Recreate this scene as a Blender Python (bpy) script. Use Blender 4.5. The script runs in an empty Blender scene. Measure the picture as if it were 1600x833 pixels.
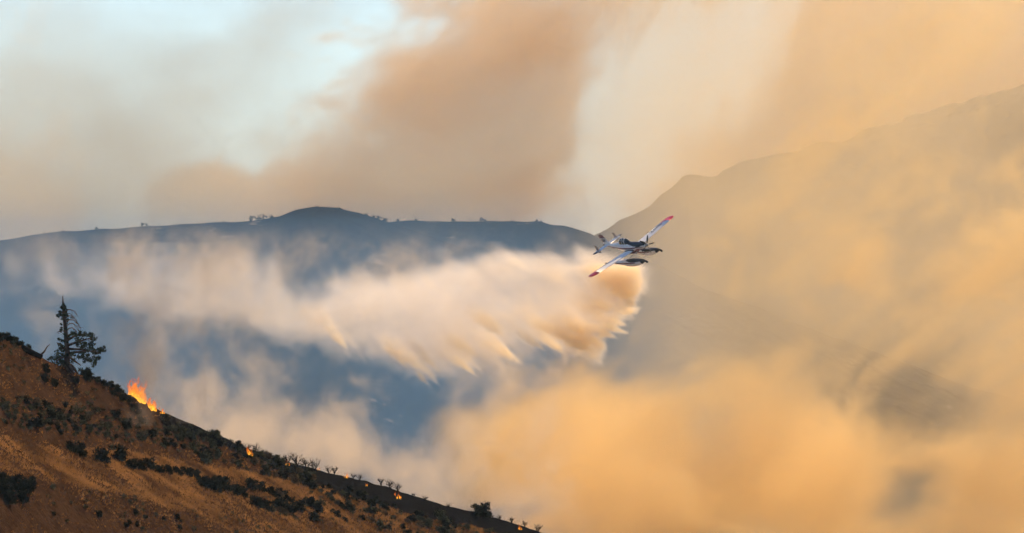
import bpy, bmesh, math, random, time
import numpy as np
from mathutils import Vector, Matrix, Euler
T0 = time.time()
R = math.radians
S = bpy.context.scene
COL = S.collection

# ------------------------------------------------------------------ camera
cam = bpy.data.objects.new('camera', bpy.data.cameras.new('camera'))
COL.objects.link(cam)
cam.data.sensor_width = 36.0
cam.data.lens = 18.0 / math.tan(R(5.0))          # long telephoto, 10 degrees across
cam.data.clip_start = 1.0
cam.data.clip_end = 40000.0
cam.location = (0, 0, 0)
cam.rotation_euler = (R(90), 0, 0)
S.camera = cam
F = 800 / math.tan(R(5.0))                       # photo pixels per unit slope


def at(px, py, d):
    """the place that the photograph shows at (px, py), d metres out"""
    return Vector(((px - 800) / F * d, d, (416.5 - py) / F * d))


# ------------------------------------------------------------------ sky, sun, exposure
SUN_EL, SUN_AZ = 48.0, 40.0                      # degrees; azimuth clockwise from the view direction
world = bpy.data.worlds.new('World')
S.world = world
world.use_nodes = True
wn = world.node_tree
sky = wn.nodes.new('ShaderNodeTexSky')
sky.sky_type = 'NISHITA'
sky.sun_disc = False
sky.sun_elevation = R(SUN_EL)
sky.sun_rotation = R(SUN_AZ)
sky.air_density = 0.9
sky.dust_density = 0.4
sky.ozone_density = 2.0
sky.altitude = 1500
wn.links.new(sky.outputs[0], wn.nodes['Background'].inputs[0])
wn.nodes['Background'].inputs[1].default_value = 0.10
sl = bpy.data.lights.new('sun', 'SUN')
sl.energy = 5.0
sl.angle = R(0.5)
sl.color = (1.0, 0.70, 0.37)
sun = bpy.data.objects.new('sun', sl)
COL.objects.link(sun)
to_sun = Vector((math.sin(R(SUN_AZ)) * math.cos(R(SUN_EL)), math.cos(R(SUN_AZ)) * math.cos(R(SUN_EL)), math.sin(R(SUN_EL))))
sun.rotation_euler = to_sun.to_track_quat('Z', 'Y').to_euler()
S.view_settings.view_transform = 'Standard'
S.view_settings.look = 'None'
S.view_settings.gamma = 1.0
S.view_settings.exposure = 0.44
C = S.cycles
S.render.engine = 'CYCLES'
C.use_denoising = True
C.volume_bounces = 12
C.volume_step_rate = 4.0
C.volume_max_steps = 400
C.use_adaptive_sampling = True
C.adaptive_threshold = 0.08
C.max_bounces = 14
C.transparent_max_bounces = 16

# ------------------------------------------------------------------ helpers
rng = np.random.default_rng(7)
LUT = rng.random((32, 32, 32), dtype=np.float32)


def vnoise(x, y, z):
    """smooth value noise in 0..1 for arrays that broadcast"""
    xf, yf, zf = np.floor(x), np.floor(y), np.floor(z)
    i, j, k = (xf.astype(np.int32) & 31), (yf.astype(np.int32) & 31), (zf.astype(np.int32) & 31)
    fx, fy, fz = (x - xf).astype(np.float32), (y - yf).astype(np.float32), (z - zf).astype(np.float32)
    fx, fy, fz = [f * f * f * (f * (f * 6 - 15) + 10) for f in (fx, fy, fz)]
    i1, j1, k1 = (i + 1) & 31, (j + 1) & 31, (k + 1) & 31
    a = LUT[i, j, k] * (1 - fx) + LUT[i1, j, k] * fx
    b = LUT[i, j1, k] * (1 - fx) + LUT[i1, j1, k] * fx
    a = a * (1 - fy) + b * fy
    c = LUT[i, j, k1] * (1 - fx) + LUT[i1, j, k1] * fx
    d = LUT[i, j1, k1] * (1 - fx) + LUT[i1, j1, k1] * fx
    c = c * (1 - fy) + d * fy
    return a * (1 - fz) + c * fz


def fbm(x, y, z, octaves=4, gain=0.5, billow=False):
    s, a, t = 0, 1.0, 0.0
    for o in range(octaves):
        n = vnoise(x + 17.3 * o, y + 5.7 * o, z + 11.1 * o)
        if billow:
            n = 1 - np.abs(2 * n - 1)
        s = s + n * a
        t += a
        a *= gain
        x, y, z = x * 2.03, y * 2.03, z * 2.03
    return s / t


def sstep(a, b, x):
    t = np.clip((x - a) / (b - a), 0, 1)
    return t * t * (3 - 2 * t)


def mat(name):
    m = bpy.data.materials.new(name)
    m.use_nodes = True
    nt = m.node_tree
    return m, nt, nt.nodes['Principled BSDF']


def volume_material(name, color, density, aniso, absorb=(0, 0, 0)):
    m = bpy.data.materials.new(name)
    m.use_nodes = True
    nt = m.node_tree
    nt.nodes.clear()
    out = nt.nodes.new('ShaderNodeOutputMaterial')
    v = nt.nodes.new('ShaderNodeVolumePrincipled')
    v.inputs['Color'].default_value = (*color, 1)
    v.inputs['Density'].default_value = density
    v.inputs['Anisotropy'].default_value = aniso
    v.inputs['Absorption Color'].default_value = (*absorb, 1)
    v.inputs['Density Attribute'].default_value = 'density'
    nt.links.new(v.outputs[0], out.inputs['Volume'])
    return m


def smoke(name, lo, hi, res, field, material, label, matrix=None, seed=0):
    """a voxel cloud: field(x, y, z) -> density on a lattice between lo and hi (object coordinates)"""
    nx, ny, nz = res
    ax = [np.linspace(lo[i], hi[i], res[i], dtype=np.float32) for i in range(3)]
    d = field(ax[0][:, None, None], ax[1][None, :, None], ax[2][None, None, :])
    d = np.broadcast_to(d, (nx, ny, nz)).astype(np.float32)
    d = np.where(d < 1e-4, 0, d)
    me = bpy.data.meshes.new(name + '_field')
    me.vertices.add(nx * ny * nz)
    at_ = me.attributes.new('dens', 'FLOAT', 'POINT')
    at_.data.foreach_set('value', np.ascontiguousarray(d).ravel())
    src = bpy.data.objects.new(name + '_field', me)     # holds the numbers only; not in the scene
    vol = bpy.data.volumes.new(name)
    vol.materials.append(material)
    o = bpy.data.objects.new(name, vol)
    COL.objects.link(o)
    if matrix is not None:
        o.matrix_world = matrix
    ng = bpy.data.node_groups.new(name, 'GeometryNodeTree')
    ng.interface.new_socket('Geometry', in_out='INPUT', socket_type='NodeSocketGeometry')
    ng.interface.new_socket('Geometry', in_out='OUTPUT', socket_type='NodeSocketGeometry')
    N, L = ng.nodes, ng.links
    out = N.new('NodeGroupOutput')
    info = N.new('GeometryNodeObjectInfo')
    info.inputs['Object'].default_value = src
    info.transform_space = 'ORIGINAL'
    pos = N.new('GeometryNodeInputPosition')
    sub = N.new('ShaderNodeVectorMath'); sub.operation = 'SUBTRACT'
    L.new(pos.outputs[0], sub.inputs[0]); sub.inputs[1].default_value = lo
    mul = N.new('ShaderNodeVectorMath'); mul.operation = 'MULTIPLY'
    L.new(sub.outputs[0], mul.inputs[0])
    mul.inputs[1].default_value = [(res[i] - 1) / (hi[i] - lo[i]) for i in range(3)]
    sep = N.new('ShaderNodeSeparateXYZ'); L.new(mul.outputs[0], sep.inputs[0])

    def m(op, a, b=None):
        n = N.new('ShaderNodeMath'); n.operation = op
        for s, v in zip(n.inputs, (a, b)):
            if v is None: continue
            if isinstance(v, (int, float)): s.default_value = v
            else: L.new(v, s)
        return n.outputs[0]
    rx, ry, rz = [m('ROUND', sep.outputs[i]) for i in range(3)]
    # integer arithmetic: floats lose whole numbers past 16 million
    idx = m('ADD', m('MULTIPLY', m('ADD', m('MULTIPLY', rx, ny), ry), nz), rz)
    na = N.new('GeometryNodeInputNamedAttribute'); na.data_type = 'FLOAT'
    na.inputs['Name'].default_value = 'dens'
    si = N.new('GeometryNodeSampleIndex'); si.data_type = 'FLOAT'; si.domain = 'POINT'; si.clamp = True
    L.new(info.outputs['Geometry'], si.inputs['Geometry'])
    L.new(na.outputs[0], si.inputs['Value'])
    L.new(idx, si.inputs['Index'])
    vc = N.new('GeometryNodeVolumeCube')
    L.new(si.outputs[0], vc.inputs['Density'])
    vc.inputs['Min'].default_value = lo
    vc.inputs['Max'].default_value = hi
    for a, r in zip('XYZ', res):
        vc.inputs['Resolution ' + a].default_value = r
    sm = N.new('GeometryNodeSetMaterial'); sm.inputs['Material'].default_value = material
    L.new(vc.outputs[0], sm.inputs[0])
    L.new(sm.outputs[0], out.inputs[0])
    md = o.modifiers.new('cloud', 'NODES'); md.node_group = ng
    o['kind'] = 'stuff'
    o['label'] = label
    print('%-20s %5.1fs  %d voxels' % (name, time.time() - T0, nx * ny * nz), flush=True)
    return o


def spline(pts):
    xs = np.array([p[0] for p in pts], float); ys = np.array([p[1] for p in pts], float)
    def f(x):
        return np.interp(x, xs, ys)
    return f


def grid_mesh(name, X, Y, Z, material):
    """a sheet from 2-d arrays of coordinates"""
    n, m_ = X.shape
    v = np.stack([X, Y, Z], -1).reshape(-1, 3)
    idx = np.arange(n * m_).reshape(n, m_)
    q = np.stack([idx[:-1, :-1], idx[1:, :-1], idx[1:, 1:], idx[:-1, 1:]], -1).reshape(-1, 4)
    me = bpy.data.meshes.new(name)
    me.vertices.add(len(v)); me.vertices.foreach_set('co', v.astype(np.float32).ravel())
    me.loops.add(q.size); me.loops.foreach_set('vertex_index', q.ravel().astype(np.int32))
    me.polygons.add(len(q)); me.polygons.foreach_set('loop_start', np.arange(0, q.size, 4, dtype=np.int32))
    me.polygons.foreach_set('use_smooth', np.ones(len(q), bool))
    me.update(calc_edges=True)
    me.materials.append(material)
    o = bpy.data.objects.new(name, me); COL.objects.link(o)
    o['kind'] = 'structure'
    return o


def n2(x, y, s, octaves=4):
    return fbm(np.asarray(x) / s, np.asarray(y) / s, np.zeros(np.shape(x)) + 3.3, octaves) - 0.5

# ------------------------------------------------------------------ terrain
# foreground hill
CREST = spline([(-700, 250), (-300, 395), (0, 524), (50, 550), (100, 578), (160, 596), (200, 614), (215, 623), (232, 634), (250, 642), (270, 651), (290, 659), (310, 667), (335, 677), (360, 688), (390, 701), (420, 711),
                (450, 721), (500, 736), (560, 747), (620, 766), (680, 786), (730, 798), (790, 813), (860, 835), (1000, 885), (1300, 990), (1800, 1150)])


def crest_d(px):
    return 600 + 140 * px / 860


def hill_z(x, y):
    x, y = np.asarray(x, float), np.asarray(y, float)
    px = 800 + F * x / y
    dc = crest_d(px)
    k = 6.0
    kern = [-40, -20, 0, 20, 40]
    zc = sum(-(CREST(px + q) - 416.5) for q in kern) / len(kern) / F * dc
    t = dc - y                                    # metres in front of the crest
    # steep upper face, a flatter terrace, then the steep lower mound
    t1 = np.interp(px, [-200, 0, 150, 300, 450, 600], [30, 24, 17, 9, 5, 3.5])
    t2 = t1 + np.interp(px, [-200, 0, 150, 300, 450, 600, 900], [14, 18, 25, 34, 46, 65, 90])
    front = 0.40 * np.minimum(t, t1) + 0.13 * np.clip(t - t1, 0, t2 - t1) + 0.46 * np.clip(t - t2, 0, 1e9)
    # roll over the crest
    f = np.where(t > 0, front, 0)
    back = np.where(t < 0, -t, 0)
    z = zc - f - 0.45 * back - 0.25 * np.exp(-(t / 3.0) ** 2) * 0
    z = z + n2(x, y, 14, 3) * 1.2 * sstep(0, 10, t) + n2(x, y, 3.0, 3) * 0.35
    return np.maximum(z, -150 + 0 * z)


def hit(px, py):
    """distance at which the view ray (px, py) meets the hill (nearest point of its slope)"""
    dc = float(crest_d(px))
    ys = np.linspace(dc - 150, dc + 4, 900)
    x = (px - 800) / F * ys
    p = 416.5 - F * hill_z(x, ys) / ys
    k = np.nonzero(p <= py)[0]
    return float(ys[k[0]]) if len(k) else float(ys[np.argmin(p)])


def on_hill(px, py):
    d = hit(px, py)
    x = (px - 800) / F * d
    return Vector((x, d, float(hill_z(x, d))))


def charred(x, y):
    """how burnt the ground is: a strip below the crest, right of the big flames"""
    px = 800 + F * x / y
    t = crest_d(px) - y
    w = 3.4 + n2(x, y, 6, 3) * 6 + 4.5 * np.exp(-((px - 640) / 100) ** 2)
    return sstep(236, 262, px) * (1 - sstep(w - .8, w + .8, t))


hm, nt, bs = mat('hill_soil')
bs.inputs['Roughness'].default_value = 0.95
bs.inputs['Specular IOR Level'].default_value = 0.0
tc = nt.nodes.new('ShaderNodeTexCoord')
no = nt.nodes.new('ShaderNodeTexNoise'); no.inputs['Scale'].default_value = 0.45; no.inputs['Detail'].default_value = 9; no.inputs['Roughness'].default_value = 0.7
nt.links.new(tc.outputs['Object'], no.inputs['Vector'])
cr = nt.nodes.new('ShaderNodeValToRGB'); nt.links.new(no.outputs[0], cr.inputs[0])
cr.color_ramp.elements[0].position = 0.32; cr.color_ramp.elements[0].color = (0.022, 0.011, 0.006, 1)
cr.color_ramp.elements[1].position = 0.68; cr.color_ramp.elements[1].color = (0.060, 0.032, 0.017, 1)
aa = nt.nodes.new('ShaderNodeAttribute'); aa.attribute_name = 'char'
mx = nt.nodes.new('ShaderNodeMix'); mx.data_type = 'RGBA'
nt.links.new(aa.outputs['Fac'], mx.inputs['Factor'])
nt.links.new(cr.outputs[0], mx.inputs[6]); mx.inputs[7].default_value = (0.008, 0.008, 0.009, 1)
nt.links.new(mx.outputs[2], bs.inputs['Base Color'])
bp = nt.nodes.new('ShaderNodeBump'); bp.inputs['Strength'].default_value = 0.9; bp.inputs['Distance'].default_value = 0.5
n2n = nt.nodes.new('ShaderNodeTexNoise'); n2n.inputs['Scale'].default_value = 2.2; n2n.inputs['Detail'].default_value = 6
nt.links.new(tc.outputs['Object'], n2n.inputs['Vector'])
nt.links.new(n2n.outputs[0], bp.inputs['Height']); nt.links.new(bp.outputs[0], bs.inputs['Normal'])
pxs = np.linspace(-260, 1500, 700)
ts = np.concatenate([np.linspace(-170, -8, 60), np.linspace(-7.6, 60, 240), np.linspace(60.6, 190, 140)])
PX, TT = np.meshgrid(pxs, ts, indexing='ij')
Y = crest_d(PX) - TT
X = (PX - 800) / F * Y
hill = grid_mesh('foreground_hill', X, Y, hill_z(X, Y), hm)
hill['label'] = 'dry grassy hillside sloping down to the right with a burnt strip along its crest'
ca = hill.data.attributes.new('char', 'FLOAT', 'POINT')
ca.data.foreach_set('value', charred(X, Y).astype(np.float32).ravel())

# far ridges
RIDGE_A = spline([(-900, 480), (-400, 420), (0, 375), (100, 362), (220, 352), (290, 350), (350, 349), (400, 346), (440, 337), (465, 329), (490, 325), (530, 327), (570, 336), (610, 348), (680, 372), (760, 402), (900, 450), (1300, 560), (2000, 760)])
RIDGE_B = spline([(-600, 420), (300, 380), (560, 352), (620, 345), (700, 345), (840, 346), (880, 353), (920, 364), (980, 392), (1100, 450), (1500, 600), (2200, 800)])
MOUNT = spline([(-500, 620), (500, 560), (760, 450), (900, 385), (940, 362), (975, 344), (1010, 322), (1030, 306), (1052, 290), (1066, 277), (1085, 274), (1118, 273), (1135, 263), (1180, 250), (1240, 234), (1330, 213), (1400, 190), (1500, 163), (1570, 140), (1620, 128), (1800, 80), (2300, 20), (2800, 10)])


def ridge_sheet(name, prof, d0, slope, bump, material, rng_px, rough):
    pxs = np.linspace(rng_px[0], rng_px[1], 900)
    ts = np.concatenate([np.linspace(-420, -10, 40), np.linspace(-8, 40, 50), np.linspace(42, 900, 170)])
    PX, TT = np.meshgrid(pxs, ts, indexing='ij')
    Y = d0 - TT
    X = (PX - 800) / F * d0 + 0 * TT
    zc = (416.5 - prof(PX)) / F * d0
    Z = zc - np.where(TT > 0, slope * TT, -slope * 1.2 * TT)
    Z = Z + n2(X, Y, bump[0], 5) * bump[1] * sstep(0, 60, np.abs(TT)) + n2(X, Y, 12, 4) * rough
    Z = np.maximum(Z, -175 + n2(X, Y, 90, 3) * 16)
    return grid_mesh(name, X, Y, Z, material)


burn, nt, bs = mat('burnt_ground')
bs.inputs['Roughness'].default_value = 1.0
bs.inputs['Specular IOR Level'].default_value = 0.0
tc = nt.nodes.new('ShaderNodeTexCoord')
mp = nt.nodes.new('ShaderNodeMapping'); mp.inputs['Scale'].default_value = (0.16, 0.16, 0.5)
nt.links.new(tc.outputs['Object'], mp.inputs['Vector'])
no = nt.nodes.new('ShaderNodeTexNoise'); no.inputs['Scale'].default_value = 1.0; no.inputs['Detail'].default_value = 4
nt.links.new(mp.outputs[0], no.inputs['Vector'])
cr = nt.nodes.new('ShaderNodeValToRGB'); nb_ = nt.nodes.new('ShaderNodeTexNoise'); nb_.inputs['Scale'].default_value = 0.018; nb_.inputs['Detail'].default_value = 3
nt.links.new(tc.outputs['Object'], nb_.inputs['Vector'])
ad = nt.nodes.new('ShaderNodeMath'); ad.operation = 'MULTIPLY_ADD'; ad.inputs[1].default_value = 0.45; nt.links.new(nb_.outputs[0], ad.inputs[0]); nt.links.new(no.outputs[0], ad.inputs[2])
sb = nt.nodes.new('ShaderNodeMath'); sb.operation = 'SUBTRACT'; sb.inputs[1].default_value = 0.225; nt.links.new(ad.outputs[0], sb.inputs[0])
nt.links.new(sb.outputs[0], cr.inputs[0])
cr.color_ramp.elements[0].position = 0.69; cr.color_ramp.elements[0].color = (0.016, 0.017, 0.019, 1)
cr.color_ramp.elements[1].position = 0.80; cr.color_ramp.elements[1].color = (0.30, 0.27, 0.24, 1)
nt.links.new(cr.outputs[0], bs.inputs['Base Color'])
dry, nt, bs = mat('dry_mountain')
bs.inputs['Base Color'].default_value = (0.11, 0.09, 0.06, 1)
bs.inputs['Roughness'].default_value = 1.0
bs.inputs['Specular IOR Level'].default_value = 0.0
ridge_sheet('burnt_hill', RIDGE_A, 1800, 0.26, (110, 16), burn, (-900, 2000), 1.6)
ridge_sheet('far_hill', RIDGE_B, 2250, 0.22, (130, 14), burn, (-900, 2200), 1.8)
ridge_sheet('mountain', MOUNT, 2750, 0.27, (240, 40), dry, (-500, 2700), 6.0)
gm, nt, bs = mat('valley_soil')
bs.inputs['Base Color'].default_value = (0.06, 0.05, 0.04, 1)
for n_, l_ in (('burnt_hill', 'dark burnt hill across the valley with pale ash patches'), ('far_hill', 'paler hill behind the burnt one'), ('mountain', 'hazy mountain slope rising to the right')):
    bpy.data.objects[n_]['label'] = l_
gx, gy = np.meshgrid(np.linspace(-15000, 15000, 40), np.linspace(-6000, 30000, 40), indexing='ij')
grid_mesh('valley_ground', gx, gy, np.full(gx.shape, -190.0), gm)

# ------------------------------------------------------------------ object helpers
def paint(name, col, rough=0.4, vary=0.0, scale=3.0, spec=0.5):
    m, nt, bs = mat(name)
    bs.inputs['Roughness'].default_value = rough
    bs.inputs['Specular IOR Level'].default_value = spec
    if vary:
        tc = nt.nodes.new('ShaderNodeTexCoord')
        no = nt.nodes.new('ShaderNodeTexNoise'); no.inputs['Scale'].default_value = scale; no.inputs['Detail'].default_value = 6
        nt.links.new(tc.outputs['Object'], no.inputs['Vector'])
        cr = nt.nodes.new('ShaderNodeValToRGB'); nt.links.new(no.outputs[0], cr.inputs[0])
        cr.color_ramp.elements[0].position = 0.3; cr.color_ramp.elements[0].color = (*[c * (1 - vary) for c in col], 1)
        cr.color_ramp.elements[1].position = 0.7; cr.color_ramp.elements[1].color = (*[min(1, c * (1 + vary)) for c in col], 1)
        nt.links.new(cr.outputs[0], bs.inputs['Base Color'])
    else:
        bs.inputs['Base Color'].default_value = (*col, 1)
    return m


def mesh_obj(name, verts, faces, material, parent=None, smooth=False):
    me = bpy.data.meshes.new(name)
    me.from_pydata([tuple(v) for v in verts], [], faces)
    me.materials.append(material)
    if smooth:
        me.polygons.foreach_set('use_smooth', [True] * len(me.polygons))
    me.update()
    o = bpy.data.objects.new(name, me); COL.objects.link(o)
    if parent is not None: o.parent = parent
    return o


def thing(o, label, cat, group=None):
    o['label'] = label; o['category'] = cat
    if group: o['group'] = group
    return o


def empty(name, loc=(0, 0, 0)):
    o = bpy.data.objects.new(name, None); COL.objects.link(o); o.location = loc
    return o


def tube_geo(path, radii, sides=6, caps=True, base=0):
    """vertices and faces of a tapered tube along a path"""
    P = [Vector(p) for p in path]
    vs, fs = [], []
    ref = Vector((0.31, 0.17, 0.93))
    for i, p in enumerate(P):
        t = (P[min(i + 1, len(P) - 1)] - P[max(i - 1, 0)]).normalized()
        a = t.cross(ref)
        if a.length < 1e-3: a = t.cross(Vector((1, 0, 0)))
        a.normalize(); b = t.cross(a)
        for k in range(sides):
            g = 2 * math.pi * k / sides
            vs.append(p + (a * math.cos(g) + b * math.sin(g)) * radii[i])
    for i in range(len(P) - 1):
        for k in range(sides):
            k2 = (k + 1) % sides
            fs.append((base + i * sides + k, base + i * sides + k2, base + (i + 1) * sides + k2, base + (i + 1) * sides + k))
    if caps:
        fs.append(tuple(base + k for k in range(sides))[::-1])
        fs.append(tuple(base + (len(P) - 1) * sides + k for k in range(sides)))
    return vs, fs


def tube(name, path, radii, material, parent=None, sides=6, smooth=True):
    v, f = tube_geo(path, radii, sides)
    return mesh_obj(name, v, f, material, parent, smooth)


# ------------------------------------------------------------------ the firefighting plane
WHITE = paint('white_paint', (0.88, 0.88, 0.89), 0.3, 0.05, 1.5)
MAROON = paint('maroon_paint', (0.14, 0.014, 0.035), 0.35)
RED = paint('red_paint', (0.50, 0.02, 0.045), 0.35)
NAVY = paint('dark_navy_paint', (0.008, 0.013, 0.022), 0.4)
BLACK = paint('black_rubber', (0.008, 0.008, 0.008), 0.6)
METAL = paint('strut_metal', (0.45, 0.42, 0.38), 0.4)
GLASS = paint('dark_canopy_glass', (0.012, 0.018, 0.02), 0.06, spec=0.8)
GREY = paint('grey_paint', (0.36, 0.36, 0.38), 0.45)


class Loft:
    """a body of rounded sections along x: rows of (x, middle z, half width, height above, depth below)"""
    def __init__(self, rows, power=2.4):
        self.r = np.array(sorted(rows), float); self.p = power
    def point(self, x, th, off=0.0):
        _, zc, hw, up, dn = [np.interp(x, self.r[:, 0], self.r[:, i]) for i in range(5)]
        c, s_ = math.cos(th), math.sin(th)
        e = 2 / self.p
        y = (hw + off) * math.copysign(abs(c) ** e, c)
        z = ((up if s_ > 0 else dn) + off) * math.copysign(abs(s_) ** e, s_)
        return Vector((x, y, zc + z))
    def patch(self, name, x0, x1, a0, a1, material, parent, nx=24, na=12, off=0.0, edge=None):
        vs, fs = [], []
        full = abs(a1 - a0) >= 359
        na_ = na if full else na + 1
        for i in range(nx + 1):
            x = x0 + (x1 - x0) * i / nx
            b0, b1 = (a0, a1) if edge is None else edge(i / nx)
            for j in range(na_):
                vs.append(self.point(x, R(b0 + (b1 - b0) * j / na), off))
        for i in range(nx):
            for j in range(na if full else na):
                j2 = (j + 1) % na_
                fs.append((i * na_ + j, i * na_ + j2, (i + 1) * na_ + j2, (i + 1) * na_ + j))
        if full:
            fs.append(tuple(range(na_))); fs.append(tuple(nx * na_ + j for j in range(na_))[::-1])
        return mesh_obj(name, vs, fs, material, parent, True)


def airfoil_panel(name, stations, material, parent, n=10, thick=0.12):
    """a wing-like panel: stations of (leading x, trailing x, y, z, vertical?)"""
    prof = [(0, 0), (.04, .42), (.12, .75), (.3, 1.0), (.6, .72), (1, .04), (.6, -.38), (.3, -.5), (.12, -.42), (.04, -.28)]
    vs, fs = [], []
    for le, te, y, z, vert in stations:
        c = le - te
        for u, w in prof:
            h = w * thick * c * .62
            vs.append(Vector((le - u * c, y + h, z)) if vert else Vector((le - u * c, y, z + h)))
    m_ = len(prof)
    for i in range(len(stations) - 1):
        for j in range(m_):
            j2 = (j + 1) % m_
            fs.append((i * m_ + j, i * m_ + j2, (i + 1) * m_ + j2, (i + 1) * m_ + j))
    fs.append(tuple(range(m_))); fs.append(tuple((len(stations) - 1) * m_ + j for j in range(m_))[::-1])
    return mesh_obj(name, vs, fs, material, parent, True)


def lettering(name, text, size, mtx, material, parent):
    cu = bpy.data.curves.new(name, 'FONT'); cu.body = text; cu.size = size; cu.extrude = 0.01; cu.offset = 0.012
    cu.align_x = 'CENTER'; cu.align_y = 'CENTER'; cu.materials.append(material)
    tmp = bpy.data.objects.new('text', cu); COL.objects.link(tmp)
    bpy.context.view_layer.update()
    me = bpy.data.meshes.new_from_object(tmp.evaluated_get(bpy.context.evaluated_depsgraph_get()))
    bpy.data.objects.remove(tmp); bpy.data.curves.remove(cu)
    o = bpy.data.objects.new(name, me); COL.objects.link(o); o.parent = parent; o.matrix_local = mtx
    return o


def make_plane():
    t = empty('floatplane')
    thing(t, 'white and maroon firefighting floatplane banking over the valley as it drops its load', 'airplane')
    fus = Loft([(4.25, .18, .26, .26, .28), (4.1, .18, .36, .33, .38), (3.6, .17, .44, .40, .50), (2.6, .12, .52, .50, .62), (1.5, .05, .60, .62, .78), (0.4, 0, .62, .70, .86), (-.6, 0, .62, .72, .84),
                (-1.6, .02, .60, .80, .72), (-2.4, .06, .54, .74, .60), (-3.4, .12, .42, .58, .46), (-4.6, .2, .30, .42, .34), (-5.8, .28, .18, .28, .24), (-6.6, .34, .08, .16, .16)])
    fus.patch('fuselage', -6.6, 4.25, 0, 360, WHITE, t, 44, 24)
    fus.patch('anti_glare_panel', -.15, 4.15, 22, 158, NAVY, t, 22, 14, 0.012, lambda u: (58 - 44 * min(1, u * 2.4), 122 + 44 * min(1, u * 2.4)))
    for sgn in (-1, 1):
        mid = 180 if sgn < 0 else 0
        def edge(u, m_=mid, s_=sgn):
            c = -3 - 14 * max(0, u - .8) / .2; w = 7 - 3.5 * u
            return (m_ + s_ * (c - w), m_ + s_ * (c + w))
        fus.patch('side_stripe', -5.9, 3.9, 0, 10, MAROON, t, 34, 2, 0.012, edge)
        def edge2(u, m_=mid, s_=sgn):
            return (m_ + s_ * -62, m_ + s_ * (-62 + 40 * math.sin(math.pi * min(1, u * 1.0))))
        fus.patch('belly_flash', -5.6, -2.9, 0, 10, MAROON, t, 14, 3, 0.011, edge2)
        fus.patch('belly_flash', .6, 3.7, 0, 10, MAROON, t, 14, 3, 0.011, edge2)
    # cockpit
    can = Loft([(-2.5, .62, .18, .12, .1), (-2.15, .62, .36, .55, .1), (-1.7, .62, .44, .82, .1), (-1.0, .62, .46, .90, .1), (-.5, .62, .44, .72, .1), (.05, .62, .34, .16, .1)], 2.1)
    c = can.patch('canopy', -2.45, .05, 0, 180, GLASS, t, 22, 12)
    for x in (-2.1, -1.25, -.62):
        can.patch('canopy_frame', x - .05, x + .05, 0, 180, WHITE, c, 1, 14, 0.014)
    can.patch('canopy_frame', -2.0, -.62, 84, 96, WHITE, c, 10, 2, 0.016)
    for m_ in (0, 180):
        def e3(u, m_=m_):
            a = 8 + 66 * u
            return (a - 4, a + 4) if m_ == 0 else (180 - a - 4, 180 - a + 4)
        can.patch('canopy_frame', -.55, -1.2, 0, 8, WHITE, c, 8, 1, 0.016, e3)
    fus.patch('turtledeck', -3.0, -2.3, 60, 120, WHITE, t, 6, 6, 0.03)
    # wings
    for sgn in (1, -1):
        def st(y, ins=0.0, z=None):
            return (1.15 - .012 * y - ins, -1.05 + .03 * y + ins, sgn * y, -.52 + y * math.tan(R(3.5)), False)
        w = airfoil_panel('wing', [st(.3), st(2), st(4), st(6), st(7.75)], WHITE, t)
        tip = airfoil_panel('wing_tip', [st(7.75), st(8.3, .02), st(8.7, .12), st(8.95, .32), st(9.05, .62)], RED, w, thick=.125)
        # the colour sweeps inboard along the trailing edge
        airfoil_panel('tip_flash', [(-.36, -.80, sgn * 6.95, -.52 + 6.95 * math.tan(R(3.5)) + .02, False), (.2, -.815, sgn * 7.4, -.52 + 7.4 * math.tan(R(3.5)) + .015, False), (1.0, -.82, sgn * 7.75, -.52 + 7.75 * math.tan(R(3.5)) + .006, False)], RED, w)
        airfoil_panel('aileron', [(-.55, -.93, sgn * 4.2, -.5 + 4.2 * math.tan(R(3.5)), False), (-.55, -.86, sgn * 7.2, -.5 + 7.2 * math.tan(R(3.5)), False)], GREY if sgn < 0 else WHITE, w, thick=.2)
        airfoil_panel('wing_walk', [(1.22, -1.15, sgn * .45, -.47, False), (1.2, -1.12, sgn * .85, -.45, False)], NAVY, w, thick=.15)
        tube('fuel_vent', [(-.95, sgn * 4.6, -.2), (-1.35, sgn * 4.6, -.2)], [.07, .07], BLACK, w)
        z_ = -.52 + 5.4 * math.tan(R(3.5)) + .225
        m_ = Matrix.Translation((0.12, sgn * 5.4, z_)) @ Matrix.Rotation(R(3.5) * sgn, 4, 'X') @ Matrix.Rotation(-math.pi / 2, 4, 'Z')
        if sgn > 0:
            lettering('registration', 'GVVZ', 1.0, m_, NAVY, w)
        # tail
        def hs(y, ins=0.0):
            return (-5.0 - .1 * y - ins, -6.35 + .05 * y + ins * .5, sgn * y, .52, False)
        h = airfoil_panel('tailplane', [hs(.05), hs(1.4), hs(2.45)], WHITE, t)
        airfoil_panel('tailplane_tip', [hs(2.45), hs(2.85, .08), hs(3.05, .35)], NAVY, h, thick=.125)
        airfoil_panel('finlet', [(-5.25, -6.2, sgn * 1.95, .15, True), (-5.3, -6.2, sgn * 1.95, .6, True), (-5.75, -6.35, sgn * 1.95, 1.45, True)], GREY, h, thick=.08)
        # floats
        Y_ = 1.62 * sgn
        fl = Loft([(-4.7, -1.72, .10, .10, .10), (-3.8, -1.72, .30, .20, .25), (-2.0, -1.74, .42, .28, .42), (-.4, -1.76, .48, .34, .62), (-.35, -1.76, .50, .34, .74), (1.2, -1.76, .52, .38, .80), (2.6, -1.74, .46, .36, .66), (3.6, -1.70, .32, .26, .42), (4.2, -1.66, .16, .16, .2), (4.45, -1.66, .06, .06, .06)], 2.6)
        fo = empty('float_hull'); fo.parent = t; fo.location = (0, Y_, 0)
        body = fl.patch('hull', -4.7, 4.45, 0, 360, WHITE, fo, 40, 20)
        body.name = 'hull'
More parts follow.
